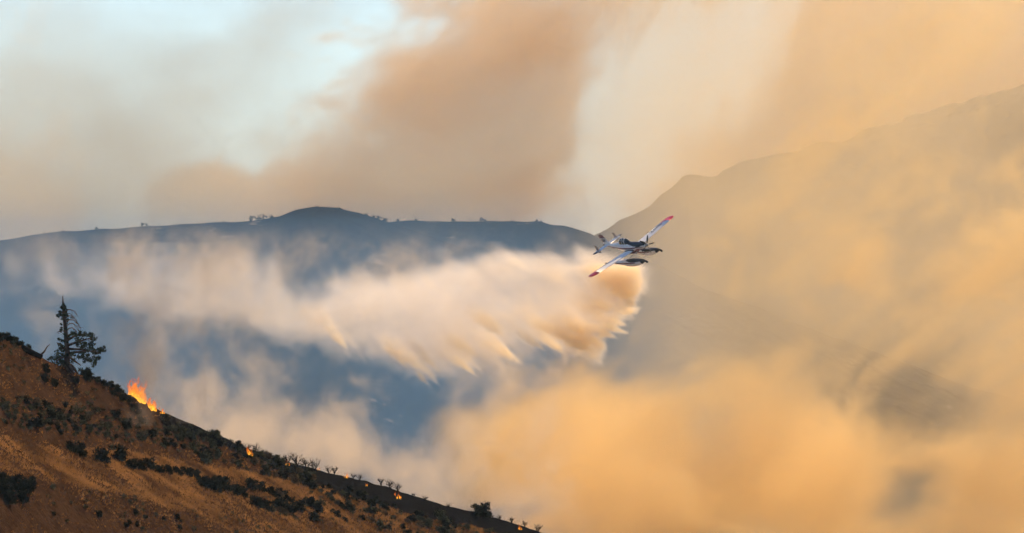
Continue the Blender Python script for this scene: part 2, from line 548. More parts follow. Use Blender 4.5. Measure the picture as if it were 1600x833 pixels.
        fl.patch('deck', -.2, 3.9, 12, 168, NAVY, fo, 20, 8, .012, lambda u: (60 - 48 * min(1, u * 3), 120 + 48 * min(1, u * 3)))
        for mid in (0, 180):
            d_ = 1 if mid == 0 else -1
            fl.patch('hull_stripe', -4.4, 2.3, 0, 8, MAROON, fo, 20, 2, .012, lambda u, m_=mid, q=d_: (m_ + q * (4 - 11 + 4 * u), m_ + q * (4 + 3 - 1 * u)))
        fl.patch('bow', 3.55, 4.45, 0, 360, BLACK, fo, 6, 14, .02)
        tube('nose_wheel', [(4.3, 0, -1.66), (4.62, 0, -1.78), (4.85, 0, -2.0)], [.13, .17, .15], BLACK, fo, 10)
        for x0, x1 in ((1.7, 2.1), (-.9, -.9), (1.7, .2)):
            tube('strut', [(x0, sgn * .42, -.62), (x1, Y_, -1.45)], [.055, .055], METAL, t)
        tube('spreader', [(1.9, .0, -1.6), (1.9, Y_, -1.6)], [.04, .04], METAL, t)
        tube('exhaust', [(3.2, sgn * .45, .3), (2.7, sgn * .68, .28), (2.3, sgn * .72, .3)], [.1, .11, .11], BLACK, t, 8)
    # rear fairing strut between wing and floats, gate under the hopper
    gate = Loft([(-1.3, -.86, .30, .1, .12), (-.9, -.86, .42, .1, .3), (.9, -.86, .42, .1, .34), (1.3, -.86, .30, .1, .1)], 3)
    gate.patch('hopper_gate', -1.3, 1.3, 0, 360, MAROON, t, 8, 14)
    # fin
    fn = airfoil_panel('fin', [(-4.5, -6.75, 0, .4, True), (-5.15, -6.85, 0, .9, True), (-5.65, -6.95, 0, 1.65, True)], WHITE, t, thick=.07)
    airfoil_panel('fin_cap', [(-5.65, -6.95, 0, 1.65, True), (-5.9, -7.0, 0, 2.1, True), (-6.2, -6.95, 0, 2.28, True)], MAROON, fn, thick=.075)
    for sgn in (-1, 1):
        m_ = Matrix.Translation((-6.25, sgn * .085, 1.18)) @ (Matrix.Rotation(math.pi, 4, 'Z') if sgn > 0 else Matrix.Identity(4)) @ Matrix.Rotation(math.pi / 2, 4, 'X')
        lettering('tail_number', 'T01', .62, m_, NAVY, fn)
    tube('rudder_fairing', [(-6.5, 0, .5), (-7.0, 0, .42)], [.09, .03], BLACK, fn)
    # propeller
    pr = empty('propeller', (4.25, 0, .18)); pr.parent = t
    sp = Loft([(0, 0, .27, .27, .27), (.25, 0, .2, .2, .2), (.42, 0, .1, .1, .1), (.48, 0, .02, .02, .02)], 2)
    sp.patch('spinner', 0, .48, 0, 360, METAL, pr, 8, 14)
    blade = None
    for k in range(5):
        a = R(36 + 72 * k)
        if blade is None:
            rows = [(.18, .07, .05, 55), (.45, .11, .035, 45), (.9, .13, .022, 30), (1.3, .10, .014, 22), (1.47, .05, .008, 18)]
            vs, fs = [], []
            for r_, w_, th_, tw in rows:
                ct, stt = math.cos(R(tw)), math.sin(R(tw))
                for uu, vv in ((-1, 0), (0, 1), (1, 0), (0, -1)):
                    yy, xx = uu * w_, vv * th_
                    vs.append((xx * ct + yy * stt + .12, yy * ct - xx * stt, r_))
            for i in range(len(rows) - 1):
                for j in range(4):
                    fs.append((i * 4 + j, i * 4 + (j + 1) % 4, i * 4 + 4 + (j + 1) % 4, i * 4 + 4 + j))
            fs.append((0, 1, 2, 3)); fs.append((16, 17, 18, 19))
            blade = mesh_obj('blade', vs, fs, BLACK, pr, True); b = blade
        else:
            b = blade.copy(); COL.objects.link(b); b.parent = pr
        b.rotation_euler = (a, 0, 0)
    tube('antenna', [(-2.7, 0, .75), (-2.85, 0, 1.35)], [.03, .015], BLACK, t)
    return t


plane = make_plane()
plane.matrix_world = Matrix.Translation(at(985.6, 385.0, 929)) @ Euler((0, 0, R(-55.6))).to_matrix().to_4x4() @ Matrix.Rotation(R(-1.2), 4, 'Y') @ Matrix.Rotation(R(31), 4, 'X') @ Matrix.Scale(1.04, 4)

# ------------------------------------------------------------------ the old pine on the crest
BARK = paint('weathered_bark', (0.075, 0.055, 0.045), 0.9, 0.5, 2.0, 0.0)
DEAD = paint('dead_wood', (0.12, 0.085, 0.065), 0.9, 0.5, 3.0, 0.0)
NEEDLE = paint('pine_needles', (0.036, 0.048, 0.030), 0.8, 0.5, 1.5, 0.0)
SAGE = paint('sage_leaves', (0.085, 0.085, 0.050), 0.9, 0.5, 0.7, 0.0)
DARKSAGE = paint('dark_shrub_leaves', (0.030, 0.033, 0.020), 0.9, 0.5, 0.7, 0.0)
TWIG = paint('shrub_twigs', (0.05, 0.035, 0.025), 0.9, 0.4, 2.0, 0.0)
DRYSAGE = paint('dry_shrub_leaves', (0.15, 0.105, 0.055), 0.9, 0.5, 0.7, 0.0)
CHAR = paint('charred_wood', (0.008, 0.007, 0.007), 0.95, 0.3, 3.0, 0.0)
RIDGEG = paint('ridge_leaves', (0.03, 0.034, 0.025), 0.9, 0.4, 0.7, 0.0)


def leaf_cloud(centres, per, size, r, flat=0.7):
    """small leaf-sized triangles round each centre (x, y, z, radius)"""
    vs, fs = [], []
    for cx, cy, cz, rad in centres:
        for k in range(per):
            while True:
                p = np.array([r.uniform(-1, 1) for _ in range(3)])
                if (p ** 2).sum() <= 1: break
            p = p * (0.55 + .45 * r.random())
            c = np.array([cx, cy, cz]) + p * rad * np.array([1, 1, flat])
            out = p / (np.linalg.norm(p) + 1e-6) + np.array([0, 0, .5]) + np.array([r.gauss(0, .5) for _ in range(3)])
            out /= np.linalg.norm(out) + 1e-6
            sd = np.cross(out, [r.gauss(0, 1) for _ in range(3)]); sd /= np.linalg.norm(sd) + 1e-6
            L_ = size * r.uniform(.6, 1.4)
            b = len(vs)
            vs += [c - sd * L_ * .38, c + sd * L_ * .38, c + out * L_]
            fs.append((b, b + 1, b + 2))
    return vs, fs


def make_pine():
    rr = random.Random(4)
    base = on_hill(104, 577)
    M_ = base.y / F                                     # metres in one photo pixel out there
    t = empty('pine_tree', base)
    thing(t, 'old half dead pine with a bare snag top on the crest at left', 'tree')
    def p(px, py, dy=0.0):                              # picture offsets from the foot, in metres
        return Vector(((px - 104) * M_, dy, (577 - py) * M_))
    tube('trunk', [p(104, 583), p(104, 576), p(104.5, 566), p(105, 550), p(103.5, 530), p(102, 510), p(100, 492), p(98.5, 475), p(98, 462)], [.62, .44, .34, .28, .24, .20, .16, .11, .03], BARK, t, 10)
    for a, l in ((.3, 1.3), (1.6, 1.0), (2.9, 1.1), (4.2, .9), (5.4, 1.4)):
        d = Vector((math.cos(a), math.sin(a), 0))
        tube('root', [d * .35 + Vector((0, 0, .5)), d * .75 + Vector((0, 0, .12)), d * l + Vector((0, 0, -.55))], [.22, .2, .05], BARK, t, 6)
    # bare curved limbs on the right side
    for x0, y0, x1, y1, x2, y2, w in ((102, 487, 112, 484, 121, 492, .07), (102, 497, 113, 494, 122, 505, .07), (102, 503, 115, 500, 126, 516, .08), (103, 510, 113, 505, 124, 519, .07),
                                      (103, 518, 113, 512, 121, 523, .08), (103, 492, 110, 490, 116, 497, .05), (100, 518, 93, 517, 88, 519, .06)):
        dy = rr.uniform(-.6, .6)
        o = tube('bare_limb', [p(x0, y0), p((x0 + x1) / 2, (y0 + y1) / 2 - 2, dy * .5), p(x1, y1, dy), p((x1 + x2) / 2 + 2, (y1 + y2) / 2 - 1, dy * 1.3), p(x2, y2, dy * 1.5)], [w, w * .85, w * .65, w * .45, w * .2], DEAD, t, 5)
        for k in range(4):
            q = p(x1 + (x2 - x1) * k / 4, y1 + (y2 - y1) * k / 4, dy)
            tube('twig', [q, q + Vector((rr.uniform(.1, .5), rr.uniform(-.3, .3), rr.uniform(-.55, .1)))], [.03, .008], DEAD, o, 4)
    # living limbs and their needle clumps
    rows = [((104, 540), (125, 533), (146, 527)), ((105, 552), (128, 549), (152, 548)), ((104, 532), (118, 524), (134, 522)), ((106, 556), (120, 566), (127, 571)), ((104, 548), (96, 540), (90, 535)), ((104, 556), (94, 560), (88, 566)), ((105, 545), (130, 546), (158, 552)), ((104, 527), (112, 521), (119, 518))]
    for a, b, c in rows:
        dy = rr.uniform(-1.2, 1.2)
        tube('limb', [p(*a), p(*b, dy * .6), p(*c, dy)], [.16, .10, .04], BARK, t, 6)
    def clump(spec, per, size):
        cs = []
        for px, py, rad in spec:
            for k in range(6):
                cs.append((*(p(px + rr.gauss(0, 3.2), py + rr.gauss(0, 2.6), rr.uniform(-1.3, 1.3))), rad * M_ * rr.uniform(.3, .75)))
        v, f = leaf_cloud(cs, per // 4, size, rr, .6)
        mesh_obj('needle_clump', v, f, NEEDLE, t)['kind'] = 'stuff'
    clump([(118, 521, 6), (127, 522, 7), (136, 525, 6), (144, 528, 5)], 95, .19)
    clump([(122, 533, 8), (133, 536, 9), (143, 538, 7), (128, 543, 7)], 95, .19)
    clump([(140, 546, 8), (150, 549, 7), (157, 547, 6), (161, 549, 4), (134, 552, 6)], 95, .19)
    clump([(131, 561, 6), (141, 562, 7), (150, 560, 6), (147, 568, 5), (125, 556, 4)], 80, .19)
    clump([(96, 536, 5), (92, 532, 3), (97, 546, 5), (100, 553, 4)], 80, .18)
    clump([(89, 553, 7), (95, 561, 8), (86, 562, 6), (98, 568, 6), (80, 560, 4)], 70, .19)
    clump([(110, 565, 5), (100, 572, 5), (114, 556, 4), (92, 570, 6), (84, 568, 5)], 60, .19)
    for q_ in [(101, 503, 2.5), (100, 515, 2.5), (106, 524, 3), (97, 510, 2), (104, 498, 2.5)]:
        clump([q_], 34, .18)
    clump([(97, 483, 3.5), (101, 480, 3), (96, 493, 4), (101, 491, 3.5), (94, 489, 2.5)], 60, .2)


make_pine()


def make_log():
    b = on_hill(38, 549)
    M_ = b.y / F
    t = empty('fallen_log', b)
    thing(t, 'dark fallen log lying along the crest left of the pine', 'log')
    def p(px, py, dy=0.0): return Vector(((px - 38) * M_, dy, (549 - py) * M_))
    tube('log_trunk', [p(6, 531, .4), p(18, 536, .3), p(36, 545, 0), p(52, 553, -.3), p(66, 559, -.5)], [.34, .36, .33, .3, .26], CHAR, t, 9)
    tube('stub', [p(64, 556, -.5), p(70, 550, -.5), p(74, 543, -.6), p(79, 539, -.6)], [.12, .09, .06, .03], DEAD, t, 5)
    tube('stub', [p(10, 531, .3), p(9, 523, .3), p(10, 518, .3)], [.07, .05, .02], DEAD, t, 5)
    tube('stub', [p(20, 537, .3), p(3, 541, .2)], [.16, .1], DEAD, t, 6)


make_log()

# ------------------------------------------------------------------ shrubs
def shrub_proto(seed, foliage, tall=1.0, per=34, size=.17):
    rr = random.Random(seed)
    vs, fs = [], []
    cs = []
    for k in range(9):
        a, rad = rr.uniform(0, 6.28), rr.uniform(.1, .42)
        top = Vector((math.cos(a) * rad, math.sin(a) * rad, rr.uniform(.35, .75) * tall))
        v, f = tube_geo([(top.x * .15, top.y * .15, -.15), (top.x * .6, top.y * .6, top.z * .5), top], [.035, .025, .01], 4, True, len(vs))
        vs += v; fs += f
        cs.append((top.x, top.y, top.z * .85, rr.uniform(.2, .32)))
        if k % 2: cs.append((top.x * 1.1, top.y * 1.1, top.z * .35, rr.uniform(.18, .28)))
    for k in range(7):
        a = rr.uniform(0, 6.28)
        cs.append((math.cos(a) * .3, math.sin(a) * .3, .12, .3))
    root = mesh_obj('sagebrush', vs, fs, TWIG)
    v, f = leaf_cloud(cs, per, size, rr, .8)
    ch = mesh_obj('foliage', v, f, foliage, root)
    return root, ch


PROTO = [shrub_proto(i, SAGE if i < 4 else DRYSAGE, (1.0, .8, 1.25, .9, .75)[i], (34, 26, 30, 38, 22)[i], (.17, .14, .19, .15, .2)[i]) for i in range(5)] + [shrub_proto(10 + i, DARKSAGE, 1.1 + .12 * i) for i in range(3)]
used = set()
rs = random.Random(21)
PLACED = []


def shrub(px, py, wpx, kind, label, group, tall=1.0):
    """wpx: width in photo pixels; kind 0 sage, 1 dark"""
    i = {0: rs.randrange(4), 1: 5 + rs.randrange(3), 2: 4}[kind]
    root, ch = PROTO[i]
    pos = on_hill(px, py)
    sc = wpx * pos.y / F / 1.15
    if i not in used:
        used.add(i); o = root
    else:
        o = root.copy(); COL.objects.link(o)
        c = ch.copy(); COL.objects.link(c); c.parent = o
    o.location = pos; o.rotation_euler = (rs.uniform(-.1, .1), rs.uniform(-.1, .1), rs.uniform(0, 6.28))
    o.scale = (sc, sc * rs.uniform(.8, 1.1), sc * tall * rs.uniform(.75, 1.05))
    o.name = ('sagebrush', 'dark_shrub', 'dry_shrub')[kind]
    thing(o, label, 'shrub', group)
    PLACED.append((px, py))


def near_what(px):
    for x, w in ((90, 'down from the fallen log'), (170, 'down from the pine'), (290, 'below the tallest flames'), (420, 'below the bright crest flame'), (500, 'below the reddish flame'),
                 (590, 'near the small flame'), (690, 'near the wide yellow flame')):
        if px < x: return w
    return 'near the tallest right bush'


# singled-out shrubs
for px, py, w, k, lab in [
    (134, 594, 20, 1, 'small dark round shrub on bare slope just below the pine'),
    (118, 601, 14, 1, 'lower left of two dark shrubs under the pine trunk'),
    (72, 582, 15, 1, 'round dark shrub on the brown slope below the log stub'),
    (69, 597, 14, 1, 'second dark shrub down the slope below the log stub'),
    (84, 604, 15, 1, 'lowest dark shrub of the three below the log stub'),
    (113, 706, 22, 1, 'dark shrub at the left start of the bright grass terrace'),
    (126, 713, 22, 1, 'dark shrub touching the left start of the bright terrace'),
    (160, 722, 30, 1, 'left half of the wide black shrub clump on the terrace edge'),
    (184, 720, 30, 1, 'right half of the wide black shrub clump on the terrace edge'),
    (318, 722, 27, 0, 'round grey sagebrush alone in the bright terrace grass'),
    (258, 664, 20, 1, 'black shrub at the foot of the tall flames'),
    (744, 806, 24, 1, 'tallest dark bush at the right end of the burnt strip'),
    (758, 808, 22, 1, 'dark bush right beside the tallest bush at the burnt strip end')]:
    shrub(px, py, w, k, lab, None, 1.15)
for px, py, w in [(2, 532, 14), (10, 530, 14), (18, 531, 13), (26, 536, 14), (34, 541, 12), (44, 548, 12)]:
    shrub(px, py, w, 1, 'dark brush growing behind the fallen log', 'brush behind the fallen log', 1.2)
for px, py, w in [(132, 588, 16), (142, 591, 17), (152, 597, 16), (162, 604, 16), (172, 606, 16), (183, 612, 17), (192, 619, 16), (200, 628, 18), (188, 626, 16), (208, 640, 17), (176, 618, 15), (214, 648, 16)]:
    shrub(px, py, w, 1, 'dark brush along the crest between the pine and the tall flames', 'crest brush between pine and flames', .85)
for px, py, w in [(5, 770, 30), (22, 764, 34), (40, 768, 28), (12, 786, 30), (34, 784, 28), (50, 758, 20), (2, 755, 24)]:
    shrub(px, py, w, 1, 'black shrub in the clump at the lower left corner', 'black clump at the lower left', 1.0)
for px, py, w in [(203, 733, 22), (218, 734, 24), (232, 733, 26), (247, 738, 20), (262, 741, 20), (278, 743, 20), (293, 744, 20), (306, 748, 18), (318, 762, 26), (334, 768, 28), (350, 766, 30), (366, 772, 26), (378, 776, 22),
                  (340, 757, 20), (392, 764, 22), (408, 768, 20), (426, 776, 26), (442, 780, 22), (400, 792, 24), (414, 799, 26), (436, 797, 26), (452, 801, 24), (468, 799, 22), (484, 793, 24), (496, 800, 20)]:
    shrub(px, py, w, 1, 'black shrub in the row edging the brown mound, ' + near_what(px), 'shrub row under the bright grass', .95)


def scatter(n, region, w0, w1, dark, label, group, gap=7):
    k = tries = 0
    while k < n and tries < n * 40:
        tries += 1
        px, py = region()
        if py < CREST(px) + 3 or py > 850 or (px > 490 and py < CREST(px) + 22): continue
        if any(abs(px - a) < gap and abs(py - b) < gap * .55 for a, b in PLACED): continue
        w = w0 + (w1 - w0) * rs.random() ** 1.6; d_ = 1 if rs.random() < dark else 2 if rs.random() < .25 else 0
        size = 'small' if w < w0 + (w1 - w0) * .3 else 'broad' if w > w0 + (w1 - w0) * .7 else 'middling'
        shrub(px, py, w, int(d_), '%s %s %s, %s' % (size, ('grey-green sagebrush', 'blackish shrub', 'tan dry shrub')[d_], label, near_what(px)), group, .85); k += 1


def band(x0, x1, c0, c1, h):
    """a band from (x0, c0) to (x1, c1), h pixels deep"""
    def f():
        x = rs.uniform(x0, x1)
        return x, c0 + (c1 - c0) * (x - x0) / (x1 - x0) + rs.uniform(-.5, .5) * h
    return f


scatter(42, band(0, 130, 640, 664, 44), 10, 22, .6, 'in the dense belt on the left', 'dark belt of shrubs on the left')
scatter(44, band(120, 340, 660, 698, 34), 9, 20, .3, 'in the belt above the terrace', 'sagebrush belt above the terrace')
scatter(48, band(270, 520, 690, 757, 32), 10, 21, .3, 'under the smouldering crest', 'sagebrush below the smouldering crest')
scatter(62, band(470, 820, 760, 835, 50), 9, 22, .5, 'on grass under the black strip', 'shrubs below the black strip')
scatter(30, band(420, 700, 790, 832, 30), 9, 22, .6, 'on the bottom edge of the slope', 'shrubs along the bottom edge')
scatter(12, band(60, 300, 800, 826, 26), 9, 16, .8, 'on the bare brown mound', 'small shrubs on the brown mound')
print('shrubs', len(PLACED))
# the many smaller ones between them
rr = random.Random(77)
vs, fs = [], []
zones = [(80, band(0, 140, 640, 664, 50)), (90, band(120, 340, 656, 700, 44)), (150, band(250, 520, 668, 752, 30)), (150, band(470, 850, 752, 838, 50)), (70, band(400, 760, 790, 835, 36)), (40, band(0, 230, 560, 640, 60)), (40, band(20, 420, 770, 826, 40))]
for n_, f_ in zones:
    for k in range(n_):
        px, py = f_()
        if py < CREST(px) + 2 or py > 850: continue
        b = on_hill(px, py)
        if px > 470 and charred(b.x, b.y) > .3: continue
        w = rr.uniform(.25, .55)
        v, f = leaf_cloud([(b.x + rr.gauss(0, .2) * w, b.y, b.z + w * .3, w * .7), (b.x + rr.gauss(0, .5) * w, b.y, b.z + w * .2, w * .6)], 34, .15, rr, .8)
        fs += [tuple(i + len(vs) for i in q) for q in f]; vs += v
o = mesh_obj('small_shrubs', vs, fs, SAGE)
o['kind'] = 'stuff'; o['label'] = 'small grey sagebrush sprigs dotted all over the slope'


def make_burnt_shrub(seed):
    rr = random.Random(seed)
    vs, fs = [], []
    def grow(p, d, l, r, n):
        q = p + d * l
        v, f = tube_geo([p, (p + q) / 2 + Vector((rr.gauss(0, .05), rr.gauss(0, .05), .02)), q], [r, r * .8, r * .5], 4, True, len(vs))
        vs.extend(v); fs.extend(f)
        if n:
            for k in range(3):
                grow(q if k else (p + q) / 2, (d + Vector((rr.gauss(0, .5), rr.gauss(0, .5), rr.gauss(.15, .3)))).normalized(), l * rr.uniform(.55, .85), r * .6, n - 1)
    for k in range(6):
        a = rr.uniform(0, 6.28)
        grow(Vector((0, 0, -.1)), Vector((math.cos(a) * .55, math.sin(a) * .55, 1)).normalized(), rr.uniform(.4, .6), .045, 3)
    return mesh_obj('burnt_shrub', vs, fs, CHAR)


BP = [make_burnt_shrub(i) for i in range(3)]
bu = set()
for n_, (px, py, w) in enumerate([(372, 699, 14), (385, 703, 14), (400, 707, 15), (414, 712, 12), (450, 722, 15), (464, 726, 17), (480, 730, 18), (492, 734, 16), (514, 737, 12), (522, 738, 12), (552, 746, 9), (562, 749, 9), (596, 757, 12), (610, 762, 14), (622, 766, 13),
                  (646, 776, 9), (664, 781, 9), (300, 680, 12), (316, 686, 14), (330, 691, 14), (345, 696, 15), (358, 698, 12), (700, 792, 8), (780, 811, 9), (800, 817, 10), (820, 822, 9), (840, 830, 12)]):
    k = n_ % 3
    o = BP[k]
    if k in bu:
        o = o.copy(); COL.objects.link(o)
    bu.add(k)
    pos = on_hill(px, py + 2); sc = w * pos.y / F / 1.3
    o.location = pos; o.scale = (sc, sc, sc * rs.uniform(.9, 1.3)); o.rotation_euler = (0, 0, rs.uniform(0, 6.28))
    if 590 < px < 640: thing(o, 'charred bare shrub standing in the group on the middle of the black strip', 'burnt shrub', 'bare shrubs on the black strip')
    elif px > 640: thing(o, 'charred bare shrub on the far right end of the crest', 'burnt shrub', 'bare shrubs at the crest end')
    else: thing(o, 'charred leafless shrub along the smoking crest', 'burnt shrub', 'bare shrubs along the smoking crest')

# ------------------------------------------------------------------ dry grass: tufts nobody could count
gm_, nt, bs = mat('dry_grass_blades')
nt.nodes.remove(bs)
out = nt.nodes['Material Output']
tc = nt.nodes.new('ShaderNodeTexCoord')
no = nt.nodes.new('ShaderNodeTexNoise'); no.inputs['Scale'].default_value = 0.16; no.inputs['Detail'].default_value = 7; no.inputs['Roughness'].default_value = .65
nt.links.new(tc.outputs['Object'], no.inputs['Vector'])
cr = nt.nodes.new('ShaderNodeValToRGB'); nt.links.new(no.outputs[0], cr.inputs[0])
cr.color_ramp.elements[0].position = .36; cr.color_ramp.elements[0].color = (.10, .052, .025, 1)
cr.color_ramp.elements[1].position = .64; cr.color_ramp.elements[1].color = (.44, .23, .082, 1)
df = nt.nodes.new('ShaderNodeBsdfDiffuse'); tr = nt.nodes.new('ShaderNodeBsdfTranslucent'); ms = nt.nodes.new('ShaderNodeMixShader'); ms.inputs[0].default_value = .5
nt.links.new(cr.outputs[0], df.inputs[0]); nt.links.new(cr.outputs[0], tr.inputs[0])
nt.links.new(df.outputs[0], ms.inputs[1]); nt.links.new(tr.outputs[0], ms.inputs[2]); nt.links.new(ms.outputs[0], out.inputs['Surface'])
g = np.random.default_rng(5)
NT = 130000
gpx = g.uniform(-120, 900, NT); gt = g.uniform(-1, 125, NT) * g.uniform(.5, 1, NT)
gy_ = crest_d(gpx) - gt; gx_ = (gpx - 800) / F * gy_
ga = np.interp(gpx, [-200, 0, 150, 300, 450, 600], [30, 24, 17, 9, 5, 3.5]); gb = ga + np.interp(gpx, [-200, 0, 150, 300, 450, 600, 900], [14, 18, 25, 34, 46, 65, 90])
zone = sstep(-2, 3, gt - ga) * (1 - sstep(-4, 6, gt - gb))
keep = (charred(gx_, gy_) < .35) & (g.random(NT) < .20 + .8 * zone) & (g.random(NT) < .35 + .65 * sstep(-.14, .06, n2(gx_, gy_, 7, 4) + .0))
gx_, gy_ = gx_[keep], gy_[keep]; gz_ = hill_z(gx_, gy_)
nb = 4
n_ = len(gx_) * nb
bx = np.repeat(gx_, nb) + g.normal(0, .12, n_); by = np.repeat(gy_, nb) + g.normal(0, .12, n_); bz = np.repeat(gz_, nb) - .05
zz_ = np.repeat(zone[keep], nb)
hh = g.uniform(.10, .26, n_) + .16 * zz_ * g.random(n_); an = g.uniform(0, 6.28, n_); wd = g.uniform(.02, .05, n_)
lx, ly = g.normal(.06, .12, n_), g.normal(0, .12, n_)
V = np.empty((n_, 3, 3), np.float32)
V[:, 0] = np.stack([bx - wd * np.cos(an), by - wd * np.sin(an), bz], 1)
V[:, 1] = np.stack([bx + wd * np.cos(an), by + wd * np.sin(an), bz], 1)
V[:, 2] = np.stack([bx + lx, by + ly, bz + hh], 1)
me = bpy.data.meshes.new('dry_grass')
me.vertices.add(n_ * 3); me.vertices.foreach_set('co', V.ravel())
me.loops.add(n_ * 3); me.loops.foreach_set('vertex_index', np.arange(n_ * 3, dtype=np.int32))
me.polygons.add(n_); me.polygons.foreach_set('loop_start', np.arange(0, n_ * 3, 3, dtype=np.int32))
me.update(calc_edges=True); me.materials.append(gm_)
go = bpy.data.objects.new('dry_grass', me); COL.objects.link(go)
go['kind'] = 'stuff'; go['label'] = 'golden brown dry grass covering the near slope'
print('grass', n_, time.time() - T0)

# ------------------------------------------------------------------ flames
fm = bpy.data.materials.new('flame'); fm.use_nodes = True
nt = fm.node_tree; nt.nodes.clear()
out = nt.nodes.new('ShaderNodeOutputMaterial')
em = nt.nodes.new('ShaderNodeEmission'); tp = nt.nodes.new('ShaderNodeBsdfTransparent'); ms = nt.nodes.new('ShaderNodeMixShader')
at_ = nt.nodes.new('ShaderNodeAttribute'); at_.attribute_name = 'warmth'
cr = nt.nodes.new('ShaderNodeValToRGB'); nt.links.new(at_.outputs['Fac'], cr.inputs[0])
e = cr.color_ramp.elements
e[0].position = 0.0; e[0].color = (.95, .13, .008, 1)
e[1].position = 1.0; e[1].color = (1.0, .80, .20, 1)
q = e.new(.45); q.color = (1.0, .30, .02, 1)
q = e.new(.75); q.color = (1.0, .52, .05, 1)
tc = nt.nodes.new('ShaderNodeTexCoord')
no = nt.nodes.new('ShaderNodeTexNoise'); no.inputs['Scale'].default_value = 3.2; no.inputs['Detail'].default_value = 4; no.inputs['Distortion'].default_value = 1.2
nt.links.new(tc.outputs['Object'], no.inputs['Vector'])
mr = nt.nodes.new('ShaderNodeMapRange'); mr.inputs['From Min'].default_value = .50; mr.inputs['From Max'].default_value = .78; mr.inputs['To Min'].default_value = 0.0
wa = nt.nodes.new('ShaderNodeMath'); wa.operation = 'MULTIPLY_ADD'; wa.inputs[1].default_value = .34
nt.links.new(at_.outputs['Fac'], wa.inputs[0]); nt.links.new(no.outputs[0], wa.inputs[2]); nt.links.new(wa.outputs[0], mr.inputs['Value'])
st_ = nt.nodes.new('ShaderNodeMath'); st_.operation = 'MULTIPLY_ADD'; st_.inputs[1].default_value = 1.0; st_.inputs[2].default_value = 0.7
nt.links.new(at_.outputs['Fac'], st_.inputs[0])
nt.links.new(cr.outputs[0], em.inputs[0]); nt.links.new(st_.outputs[0], em.inputs[1])
nt.links.new(mr.outputs[0], ms.inputs[0]); nt.links.new(tp.outputs[0], ms.inputs[1]); nt.links.new(em.outputs[0], ms.inputs[2]); nt.links.new(ms.outputs[0], out.inputs['Surface'])


def tongue(parent, base, h, w, r, lean):
    """one licking tongue: a wavering tapered tube, hot at its foot"""
    n = 9
    ph = r.uniform(0, 6.28); am = r.uniform(.12, .3) * h
    path, rad = [], []
    for i in range(n):
        u = i / (n - 1)
        path.append(Vector(base) + Vector((lean * u * h + am * math.sin(ph + 4.2 * u) * u, am * .5 * math.cos(ph + 3 * u) * u, h * u)))
        rad.append(max(.008, w * (0.55 + 1.2 * u) * (1 - u) ** .8 * (1 + .35 * math.sin(ph * 3 + 9 * u))))
    v, f = tube_geo(path, rad, 6)
    o = mesh_obj('tongue', v, f, fm, parent, True)
    a = o.data.attributes.new('warmth', 'FLOAT', 'POINT')
    a.data.foreach_set('value', [min(1, max(0, 0.68 - 0.8 * (i // 6) / (n - 1) + r.uniform(-.12, .12))) for i in range(len(v))])


def fire(px, py, spec, label, seed, group=None):
    """spec: tongues as (dx, dy, height, width) in photo pixels from (px, py)"""
    r = random.Random(seed)
    b = on_hill(px, py); M_ = b.y / F
    t = empty('flames', b)
    thing(t, label, 'fire', group)
    for dx, dy, h, w in spec:
        tongue(t, (dx * M_, r.uniform(-.5, .1), -dy * M_), h * M_ * (1.2 if h > 18 else 1.45), w * M_ * (1.25 if h > 8 else .85), r, r.uniform(-.12, .2))


rf = random.Random(8)
big = [(-20 + 1.45 * k + rf.uniform(-1, 1), -17 + .92 * k + rf.uniform(-1, 1.5), h, w) for k, (h, w) in enumerate([(9, 1.4), (15, 2), (22, 2.6), (27, 3), (26, 3), (20, 3), (25, 3), (22, 3.4), (16, 3.4), (14, 3.2), (24, 2.2), (30, 2.4), (33, 2.4), (34, 2.6), (28, 2.4), (22, 2.2), (12, 2.6), (9, 2.4)])]
big += [(-17 + 1.9 * k, -14 + 1.3 * k, 9 + rf.uniform(0, 5), 3.2) for k in range(9)]
fire(222, 633, big, 'tallest orange flames burning on the crest right of the pine', 1)
low = [(-17 + 2.1 * k + rf.uniform(-.6, .6), -1 + .25 * k + rf.uniform(-2, 1), h, w) for k, (h, w) in enumerate([(4, 1.6), (6, 2), (9, 2.6), (13, 2.8), (15, 2.8), (8, 2.4), (10, 2.6), (15, 2.8), (13, 2.6), (6, 2), (8, 2), (5, 1.8)])]
low += [(dx + 3, dy - 2, h * .8, w) for dx, dy, h, w in low[2:9]]
fire(238, 643, low, 'low orange flames just below and right of the tallest flames', 2)
fire(252, 646, [(-7, 0, 6, 1.6), (-4, 0, 8, 2), (-1, 1, 4, 1.6), (2, 1, 7, 1.8), (5, 2, 6, 1.6)], 'small row of orange flames at the right end of the main blaze', 3)
fire(391, 712, [(-3, -1, 9, 1.4), (-1, -1, 11, 1.8), (1, 0, 8, 1.8), (3, 1, 5, 1.4)], 'bright flame halfway down the smoking crest beside burnt brush', 4)
fire(376, 692, [(-1, 0, 4, .9), (1, 0, 3, .9)], 'faint spark of flame above the bright flame on the smoking crest', 5)
fire(448, 727, [(-4, 0, 4, 1.1), (-1, 0, 5, 1.3), (2, 0, 5, 1.2), (4, 1, 3, 1)], 'low reddish flame among grey sagebrush left of the black strip', 6)
fire(541, 748, [(-3, 0, 6, 1.3), (0, 0, 8, 1.7), (2, 0, 6, 1.4)], 'small orange flame on the upper edge of the black strip', 7)
fire(497, 733, [(-1, 0, 3, .9), (2, 0, 3, .9)], 'tiny flame at the left start of the black strip', 8)
fire(573, 760, [(-1, 0, 4, 1), (1, 0, 3, .9)], 'tiny orange flame between shrubs under the black strip', 9)
